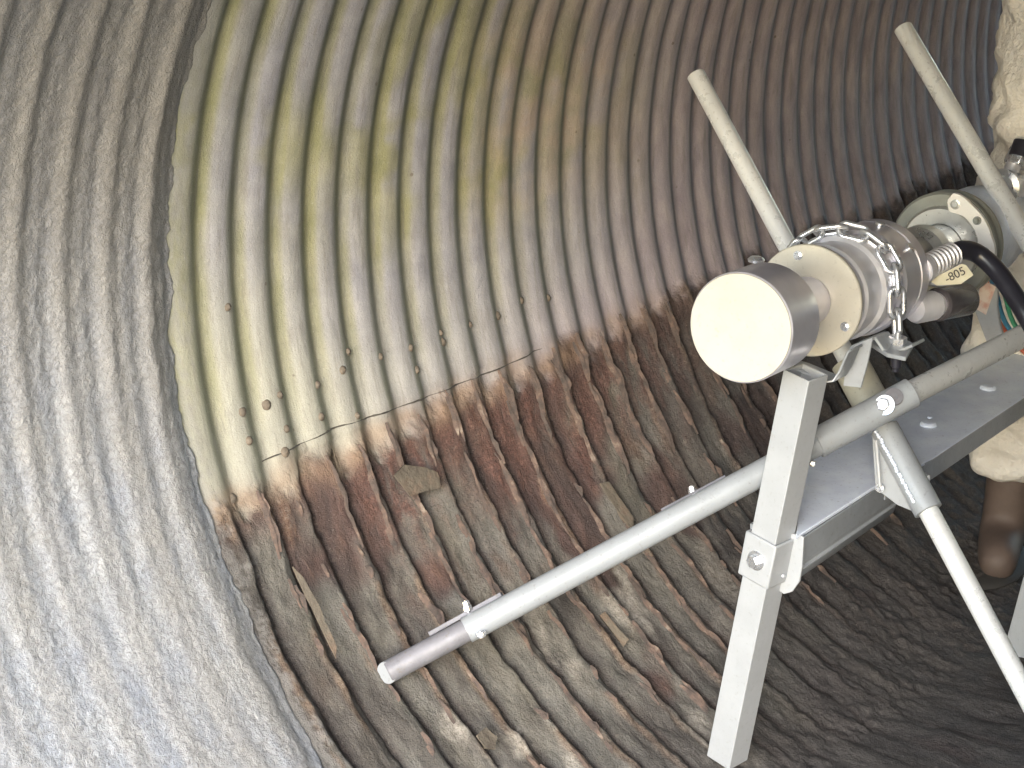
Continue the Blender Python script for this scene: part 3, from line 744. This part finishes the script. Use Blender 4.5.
# long side tube and its joint
t0, t1 = at(390, 671, 2.775), at(820, 441.5, 2.855)
td = (t1 - t0).normalized()
def tp(x, lift=0.0):
    # side tube: depth runs evenly along it
    f = (x - 390) / (820 - 390); inv = 1 / 2.775 + (1 / 2.855 - 1 / 2.775) * f
    return at(x, 671 + (441.5 - 671) * f, 1 / inv)
tube = openrod(tp(466), tp(905), .0198).build('side_tube', M['paint'], ST)
te_ = MB().lathe(tp(388), td, [(0, 0), (0, .0150), (.0015, .0165), (.003, .0170), ((tp(480) - tp(388)).length, .0170)], 32).build('end_rod', M['worn'], tube)
MB().lathe(tp(388.5) - A * .006, A, [(0, 0), (0, .0158), (.001, .0168), (.014, .0168), (.014, 0)], 32).build('rod_face', M['paint'], te_)
sj = MB().lathe(tp(816), td, [(0, .0201), (0, .0232), ((tp(912) - tp(816)).length, .0232), ((tp(912) - tp(816)).length, .0175)], 44).build('tube_sleeve', M['paint'], tube, bevel=.001)
tz0 = tp(906); tz1 = at(1060, 317, 3.20)
openrod(tz0, tz1, .0188).build('side_tube', M['rod'], ST)  # same tube carried on in the grey with sunlight painted in
cup = (MW @ Vector((0, 1, 0)))
mb = MB(); bp = tp(886) - view * .0225 - right * .003; mb.hexbolt(bp + (-view) * .0, (-view + -right * .35).normalized(), .0105, .011, shank=.02); mb.build('bolt', M['zinc'], sj)
mb = MB(); mb.lathe(tp(893) - view * .019 + cup * .006, (-view + cup * .4).normalized(), [(0, 0), (0, .014), (.004, .014), (.0045, .006), (.006, .006), (.006, 0)], 24); mb.build('washer', M['worn'], sj)
# flat spring bars and bolts on the tube
def flat_bar(xa, ya, xb, yb, d, name='flat_bar', w=.010):
    a, b = at(xa, ya, d), at(xb, yb, d + .02); dd = (b - a)
    nn = dd.normalized().cross(view).normalized()
    MB().box((a + b) / 2, dd / 2, nn * .0034, view * w).build(name, M['worn'], tube, bevel=.0008)
flat_bar(430, 634, 502, 594, 2.80)
flat_bar(662, 511, 726, 477, 2.85)
def stud(px, py, d, dirv, h=.018, r=.0075, parent=tube):
    mb = MB(); p = at(px, py, d); mb.lathe(p, dirv, [(0, 0), (0, r * .5), (h, r * .5), (h, 0)], 12)
    mb.lathe(p + dirv * h * .15, dirv, [(0, 0), (0, r), (h * .4, r), (h * .4, 0)], 6)
    mb.lathe(p + dirv * h * .62, dirv, [(0, 0), (0, r * .8), (h * .3, r * .75), (h * .35, 0)], 6)
    mb.build('bolt', M['zinc'], parent)
nrm = (cup - right * .25 - view * .1).normalized()
stud(468, 612, 2.80, nrm); stud(693, 494, 2.86, nrm, .013, .0065)
stud(480, 631, 2.77, -nrm, .010, .0085); stud(812, 461, 2.85, -nrm, .008, .006)

# channel beam
ZB = at(900, 475, 3.04).z
def bz(x, y, z=ZB): return at_z(x, y, z)
fe = [bz(796, 537), bz(872, 488), bz(933, 458.5), bz(1024, 397.5), bz(1075, 364)]
bk = [bz(804, 462), bz(835, 440), bz(900, 392), bz(1024, 325), bz(1075, 297)]
fa, fb = fe[1], fe[4]
bm_ = MB()
top = fe + bk[::-1]
bm_.prism(top, Vector((0, 0, -.006)))
beam = bm_.build('channel_beam', M['galv'], ST, bevel=.0015)
drop = Vector((0, 0, -.036))
pp = fe[2:]; pr = MB()
front = [bz(886, 479), bz(933, 458.5), bz(1024, 397.5), bz(1075, 364)]
for a, b in zip(front, front[1:]):
    nrm_ = (b - a).cross(Vector((0, 0, 1))).normalized()
    pr.prism([a + nrm_ * .001 + Vector((0, 0, -.001)), b + nrm_ * .001 + Vector((0, 0, -.001)), b + nrm_ * .001 + drop, a + nrm_ * .001 + drop], -nrm_ * .005)
pr.build('beam_web', M['paint'], beam)
for x, y in ((928.5, 425), (988, 388.5), (1048, 352)):
    mb = MB(); p = bz(x, y); mb.lathe(p, Vector((0, 0, 1)), [(0, 0), (0, .0145), (.003, .0145), (.006, .012), (.0085, .0), ], 28); mb.build('bolt_head', M['galv'], beam)
mb = MB(); mb.lathe(bz(930, 418), Vector((0, 0, 1)), [(0, 0), (0, .005), (.003, .004), (.003, 0)], 14); mb.build('screw', M['galv'], beam)
# rounded box slung under the beam, with its end plate
a = bz(803, 533) ; d_ = (bz(905, 466) - a); Ln = d_.length; d_ = d_.normalized()
nn = d_.cross(Vector((0, 0, 1))).normalized()
if nn.dot(CAM - a) < 0: nn = -nn
prof = []
H_, W_ = .088, .10
sec = [(0, -.008), (0, -.05), (-.003, -.053), (-.003, -.058), (0, -.061), (-.004, -.075), (-.016, -.088), (-.035, -.094), (-.07, -.092), (-.09, -.075), (-.09, -.008)]
mb = MB(); rows = []
for s_ in (0, Ln * .93, Ln * .98, Ln):
    k = 0 if s_ < Ln * .95 else (.006 if s_ < Ln * .99 else .02)
    rows.append([mb.bm.verts.new(a + d_ * s_ + nn * (x_ - (k if x_ > -.05 else -k)) + Vector((0, 0, z_ + (k if z_ < -.04 else 0)))) for x_, z_ in sec])
for r0, r1 in zip(rows, rows[1:]):
    for i in range(len(sec)):
        j = (i + 1) % len(sec); mb.bm.faces.new((r0[i], r0[j], r1[j], r1[i]))
mb.bm.faces.new(rows[0]); mb.bm.faces.new(rows[-1][::-1])
mb.build('rounded_box', M['paint'], ST, bevel=.002)
ep = [(0.006, -.002), (0.006, -.05), (.003, -.075), (-.008, -.095), (-.022, -.103), (-.036, -.098), (-.046, -.08), (-.05, -.05), (-.05, -.002)]
MB().prism([a - d_ * .004 + nn * x_ + Vector((0, 0, z_)) for x_, z_ in ep], -d_ * .005).build('end_plate', M['pale_paint'], ST, bevel=.001)

# light grey hanger with a faded red label, under the clamp
hpz = [at(x, y, 3.30) for x, y in ((974, 281), (972, 296), (975, 312), (984, 336), (990, 352), (1006, 346), (1000, 325), (997, 305), (998, 286))]
hg = MB().prism(hpz, A * .01).build('hanger_bracket', M['pale_paint'], ST, bevel=.002)
lz = [at(x, y, 3.2985) for x, y in ((981, 279), (978, 300), (976, 309), (986, 315), (990, 303), (996, 287))]
MB().prism(lz, -view * .0015).build('label', M['red_label'], hg)

# ------------------------------------------------------------------ chain over the lance body
CH = empty('chain', at(845, 230, 2.9), 'short bright zinc chain laid over the lance body and bolted to the cradle', 'chain')
path = []
sC = .345
for a_ in np.linspace(math.radians(172), math.radians(2), 60):
    path.append(ax(sC + .012 * math.sin(a_ * 2)) + rad(a_) * .0895)
end = at(897, 338, 2.845)
path += bez([path[-1], at(896, 312, 2.845), end], 8)[1:]
cum = [0]
for p, q in zip(path, path[1:]): cum.append(cum[-1] + (q - p).length)
def onpath(s_):
    s_ = max(0, min(cum[-1], s_))
    for i in range(len(cum) - 1):
        if cum[i + 1] >= s_:
            f = (s_ - cum[i]) / max(1e-9, cum[i + 1] - cum[i]); return path[i].lerp(path[i + 1], f)
    return path[-1]
axis_c = lambda p: P0 + A * (p - P0).dot(A)
plen = .046; step = .0345; nl = int((cum[-1] - plen * .5) / step) + 1
off = cum[-1] - plen * .42 - (nl - 1) * step
for i in range(nl):
    c0 = off + i * step; a_, b_ = onpath(c0 - plen * .4), onpath(c0 + plen * .4); c_ = (a_ + b_) / 2
    t_ = (b_ - a_).normalized(); o_ = (c_ - axis_c(c_)).normalized(); o_ = (o_ - t_ * o_.dot(t_)).normalized()
    w_ = t_.cross(o_)
    rot_ = math.radians(38 if i % 2 else -48) + random.uniform(-.15, .15)
    w2 = w_ * math.cos(rot_) + o_ * math.sin(rot_)
    ring = []
    hl, hr = plen / 2 - .0115, .0115
    for k in range(28):
        a2 = 2 * PI * k / 28; ring.append(c_ + o_ * .001 + t_ * (hr * math.sin(a2) + (hl if math.sin(a2) > 0 else -hl)) + w2 * hr * math.cos(a2))
    ring.append(ring[0]); ring.append(ring[1])
    MB().tube(ring, .0042, 12, caps=False).build('chain_link', M['zinc'], CH)
mb = MB(); p = at(897, 345, 2.835); mb.hexbolt(p, Vector((0, 0, 1)), .0145, .012); mb.build('bolt', M['zinc'], CH)
mb = MB(); mb.lathe(p - Vector((0, 0, .002)), Vector((0, 0, 1)), [(-.004, 0), (-.004, .0215), (0, .0215), (0, 0)], 28); mb.build('washer', M['zinc'], CH)

# ------------------------------------------------------------------ loose flakes and stones on the rusted wall
def flake_obj(y, v, pts, th, label, lift=.012, tilt=0.0, name='rust_flake', cat='rust flake'):
    p, n = wall_pt(y, v); p.y = y; e_y = Vector((0, 1, 0)); e_v = n.cross(e_y).normalized()
    if e_v.z > 0: e_v = -e_v
    mb = MB(); P_ = [p + n * (lift + tilt * a) + e_y * a + e_v * b for a, b in pts]
    mb.prism(P_, n * th)
    bmesh.ops.triangulate(mb.bm, faces=mb.bm.faces); bmesh.ops.subdivide_edges(mb.bm, edges=mb.bm.edges, cuts=2)
    for q in mb.bm.verts: q.co += n * random.uniform(-.0015, .0015)
    o = mb.build(name, M['flake'], smooth=25); tag(o, label, cat, 'loose pieces of rusted steel'); return o
flake_obj(2.165, .395, [(-.040, -.020), (-.015, -.028), (.02, -.012), (.045, .005), (.04, .03), (.012, .024), (-.025, .02)], .003, 'large olive brown flake of rusted plate lying below the seam', .016, .1)
flake_obj(2.60, .60, [(-.012, -.05), (.006, -.045), (.012, .03), (.0, .05), (-.008, .02)], .003, 'curled rusty sliver with a pale tip above the side tube', .018, .3)
flake_obj(1.86, .50, [(-.003, -.07), (.003, -.05), (.006, .0), (.004, .06), (-.003, .075), (-.004, .0)], .002, 'long torn rusty strip beside the edge of the lining', .017, .5)
flake_obj(2.02, .80, [(-.012, -.014), (.010, -.016), (.016, .006), (.0, .018), (-.014, .008)], .003, 'small grey flake near the bottom of the wall', .016, .1)
flake_obj(2.42, .77, [(-.004, -.03), (.004, -.03), (.006, .03), (-.003, .034)], .003, 'thin upright rusty splinter just below the side tube', .016, .8)

# ------------------------------------------------------------------ the worker behind the machine
def skin_mesh(name, verts, edges, mat, parent, sub=2, root=0):
    me = bpy.data.meshes.new(name); me.from_pydata([v[0] for v in verts], edges, [])
    o = bpy.data.objects.new(name, me); C.objects.link(o)
    me.skin_vertices if me.skin_vertices else None
    o.modifiers.new('skin', 'SKIN')
    for i, v in enumerate(verts):
        sv = me.skin_vertices[0].data[i]; r = v[1]; sv.radius = (r, r) if isinstance(r, float) else r; sv.use_root = (i == root)
    sb = o.modifiers.new('sub', 'SUBSURF'); sb.levels = sub; sb.render_levels = sub
    dg = bpy.context.evaluated_depsgraph_get(); ev = o.evaluated_get(dg)
    m2 = bpy.data.meshes.new_from_object(ev); bpy.data.objects.remove(o)
    return link(name, m2, mat, parent, None)
feet = Vector((-0.232, 3.49, -0.885))
PN = empty('person', feet, 'worker in loose cream overalls and brown boots standing behind the machine', 'person')
def W(x, y, z): return Vector((feet.x + x, feet.y + y, feet.z + z))
# facing the camera (-y); x is sideways
body = [(W(0, 0, .88), .185), (W(0, .0, 1.02), .205), (W(0, .02, 1.18), .205), (W(0, .03, 1.33), .17), (W(0, .02, 1.44), .075), (W(0, -.01, 1.50), .055),
        (W(-.09, 0, .83), .13), (W(-.115, -.03, .47), .095), (W(-.12, .02, .24), .085), (W(-.12, .02, .19), .08),
        (W(.09, 0, .83), .13), (W(.115, -.03, .47), .095), (W(.12, .02, .24), .085), (W(.12, .02, .19), .08),
        (W(-.14, .03, 1.38), .085), (W(-.13, -.04, 1.14), .08), (W(.06, -.22, 1.04), .044),
        (W(.17, .03, 1.38), .07), (W(.23, -.02, 1.12), .056), (W(.16, -.26, 1.02), .044)]
ed = [(0, 1), (1, 2), (2, 3), (3, 4), (4, 5), (0, 6), (6, 7), (7, 8), (8, 9), (0, 10), (10, 11), (11, 12), (12, 13), (3, 14), (14, 15), (15, 16), (3, 17), (17, 18), (18, 19)]
ov = skin_mesh('overalls', body, ed, M['cloth'], PN)
# folds in the cloth
vco = [v.co.copy() for v in ov.data.vertices]
me = ov.data; me.calc_loop_triangles()
sbm = ov.modifiers.new('fine', 'SUBSURF'); sbm.levels = 2; sbm.render_levels = 2
dm = ov.modifiers.new('folds', 'DISPLACE'); tx = bpy.data.textures.new('folds', 'MUSGRAVE'); tx.noise_scale = .085; dm.texture = tx; dm.strength = .020; dm.mid_level = .5
# head
hc = W(0, -.03, 1.60)
hd = skin_mesh('head', [(W(0, 0, 1.46), .05), (W(0, -.02, 1.53), .058), (W(0, -.035, 1.565), .072), (W(0, -.03, 1.625), .078), (W(0, -.025, 1.675), .055)], [(0, 1), (1, 2), (2, 3), (3, 4)], M['skin'], PN)
f = MB(); f.sphere(hc + Vector((0, -.085, -.005)), .013, (.9, 1.3, 1.6), 12); f.build('nose', M['skin'], hd)
for sx in (-1, 1):
    f = MB(); f.sphere(hc + Vector((sx * .03, -.068, .012)), .011, (1, .7, .7), 12); f.build('eye', M['white_plate'], hd)
    f = MB(); f.sphere(hc + Vector((sx * .077, .0, -.005)), .018, (.4, .8, 1.4), 12); f.build('ear', M['skin'], hd)
f = MB(); f.sphere(hc + Vector((0, -.074, -.045)), .018, (1.1, .35, .25), 12); f.build('mouth', M['red_label'], hd)
f = MB(); f.sphere(hc + Vector((0, .012, .035)), .086, (.95, 1.05, .85), 24); f.build('hair', M['hair'], hd)
# boots
for sx in (-1, 1):
    b0 = [(W(sx * .12, .03, .26), .056), (W(sx * .12, .03, .12), .053), (W(sx * .125, .02, .055), .05), (W(sx * .13 + .03, -.07, .045), .046), (W(sx * .135 + .06, -.13, .035), .036)]
    bo = skin_mesh('boot', b0, [(0, 1), (1, 2), (2, 3), (3, 4)], M['boot'], PN)
    s_ = MB(); s_.sphere(W(sx * .13 + .025, -.045, .008), .02, (2.9, 6.4, .8), 20); s_.build('sole', M['sole'], bo)
# hands resting on the rear pipe
for sx, wr in ((-1, W(.06, -.22, 1.04)), (1, W(.16, -.26, 1.02))):
    d = Vector((0.25 * -sx, -.85, -.3)).normalized(); sd = d.cross(Vector((0, 0, 1))).normalized(); dn = sd.cross(d).normalized()
    vts = [(wr, .026), (wr + d * .05, (.036, .018)), (wr + d * .09, (.038, .014))]; eds = [(0, 1), (1, 2)]
    for k, (o1, ln) in enumerate(((-.03, .068), (-.01, .078), (.01, .073), (.03, .056))):
        b_ = wr + d * .095 + sd * o1; i0 = len(vts)
        vts += [(b_, .0095), (b_ + d * ln * .45 - dn * .006, .009), (b_ + d * ln * .8 - dn * .028, .008), (b_ + d * ln * .85 - dn * .045, .0065)]
        eds += [(2, i0), (i0, i0 + 1), (i0 + 1, i0 + 2), (i0 + 2, i0 + 3)]
    i0 = len(vts); b_ = wr + d * .035 + sd * .036 * sx * -1
    vts += [(b_, .011), (b_ + d * .035 + sd * .022 * -sx - dn * .012, .010), (b_ + d * .06 + sd * .024 * -sx - dn * .03, .008)]
    eds += [(1, i0), (i0, i0 + 1), (i0 + 1, i0 + 2)]
    skin_mesh('hand', vts, eds, M['skin'], PN, 1)

# ------------------------------------------------------------------ light
SUN_EL, SUN_AZ = 27.0, 25.0      # azimuth measured from -Y toward +X
el, az = math.radians(SUN_EL), math.radians(SUN_AZ)
to_sun = Vector((math.sin(az) * math.cos(el), -math.cos(az) * math.cos(el), math.sin(el)))
sl_ = bpy.data.lights.new('sun', 'SUN'); sl_.energy = 2.2; sl_.angle = math.radians(20); sl_.color = (0.95, .97, 1.0)
so = bpy.data.objects.new('sun', sl_); C.objects.link(so)
so.rotation_euler = to_sun.to_track_quat('Z', 'Y').to_euler()
w = bpy.data.worlds.new('World'); bpy.context.scene.world = w; w.use_nodes = True
nt = w.node_tree; bg = nt.nodes['Background']; sk = nt.nodes.new('ShaderNodeTexSky'); sk.sky_type = 'NISHITA'; sk.sun_disc = False
sk.sun_elevation = el; sk.sun_rotation = math.atan2(to_sun.x, to_sun.y)
sk.dust_density = 1.0; sk.air_density = 1.3
nt.links.new(sk.outputs[0], bg.inputs[0]); bg.inputs[1].default_value = 0.98
sc_ = bpy.context.scene
sc_.view_settings.view_transform = 'Standard'; sc_.view_settings.look = 'None'; sc_.view_settings.exposure = 0
sc_.cycles.max_bounces = 7; sc_.cycles.diffuse_bounces = 4
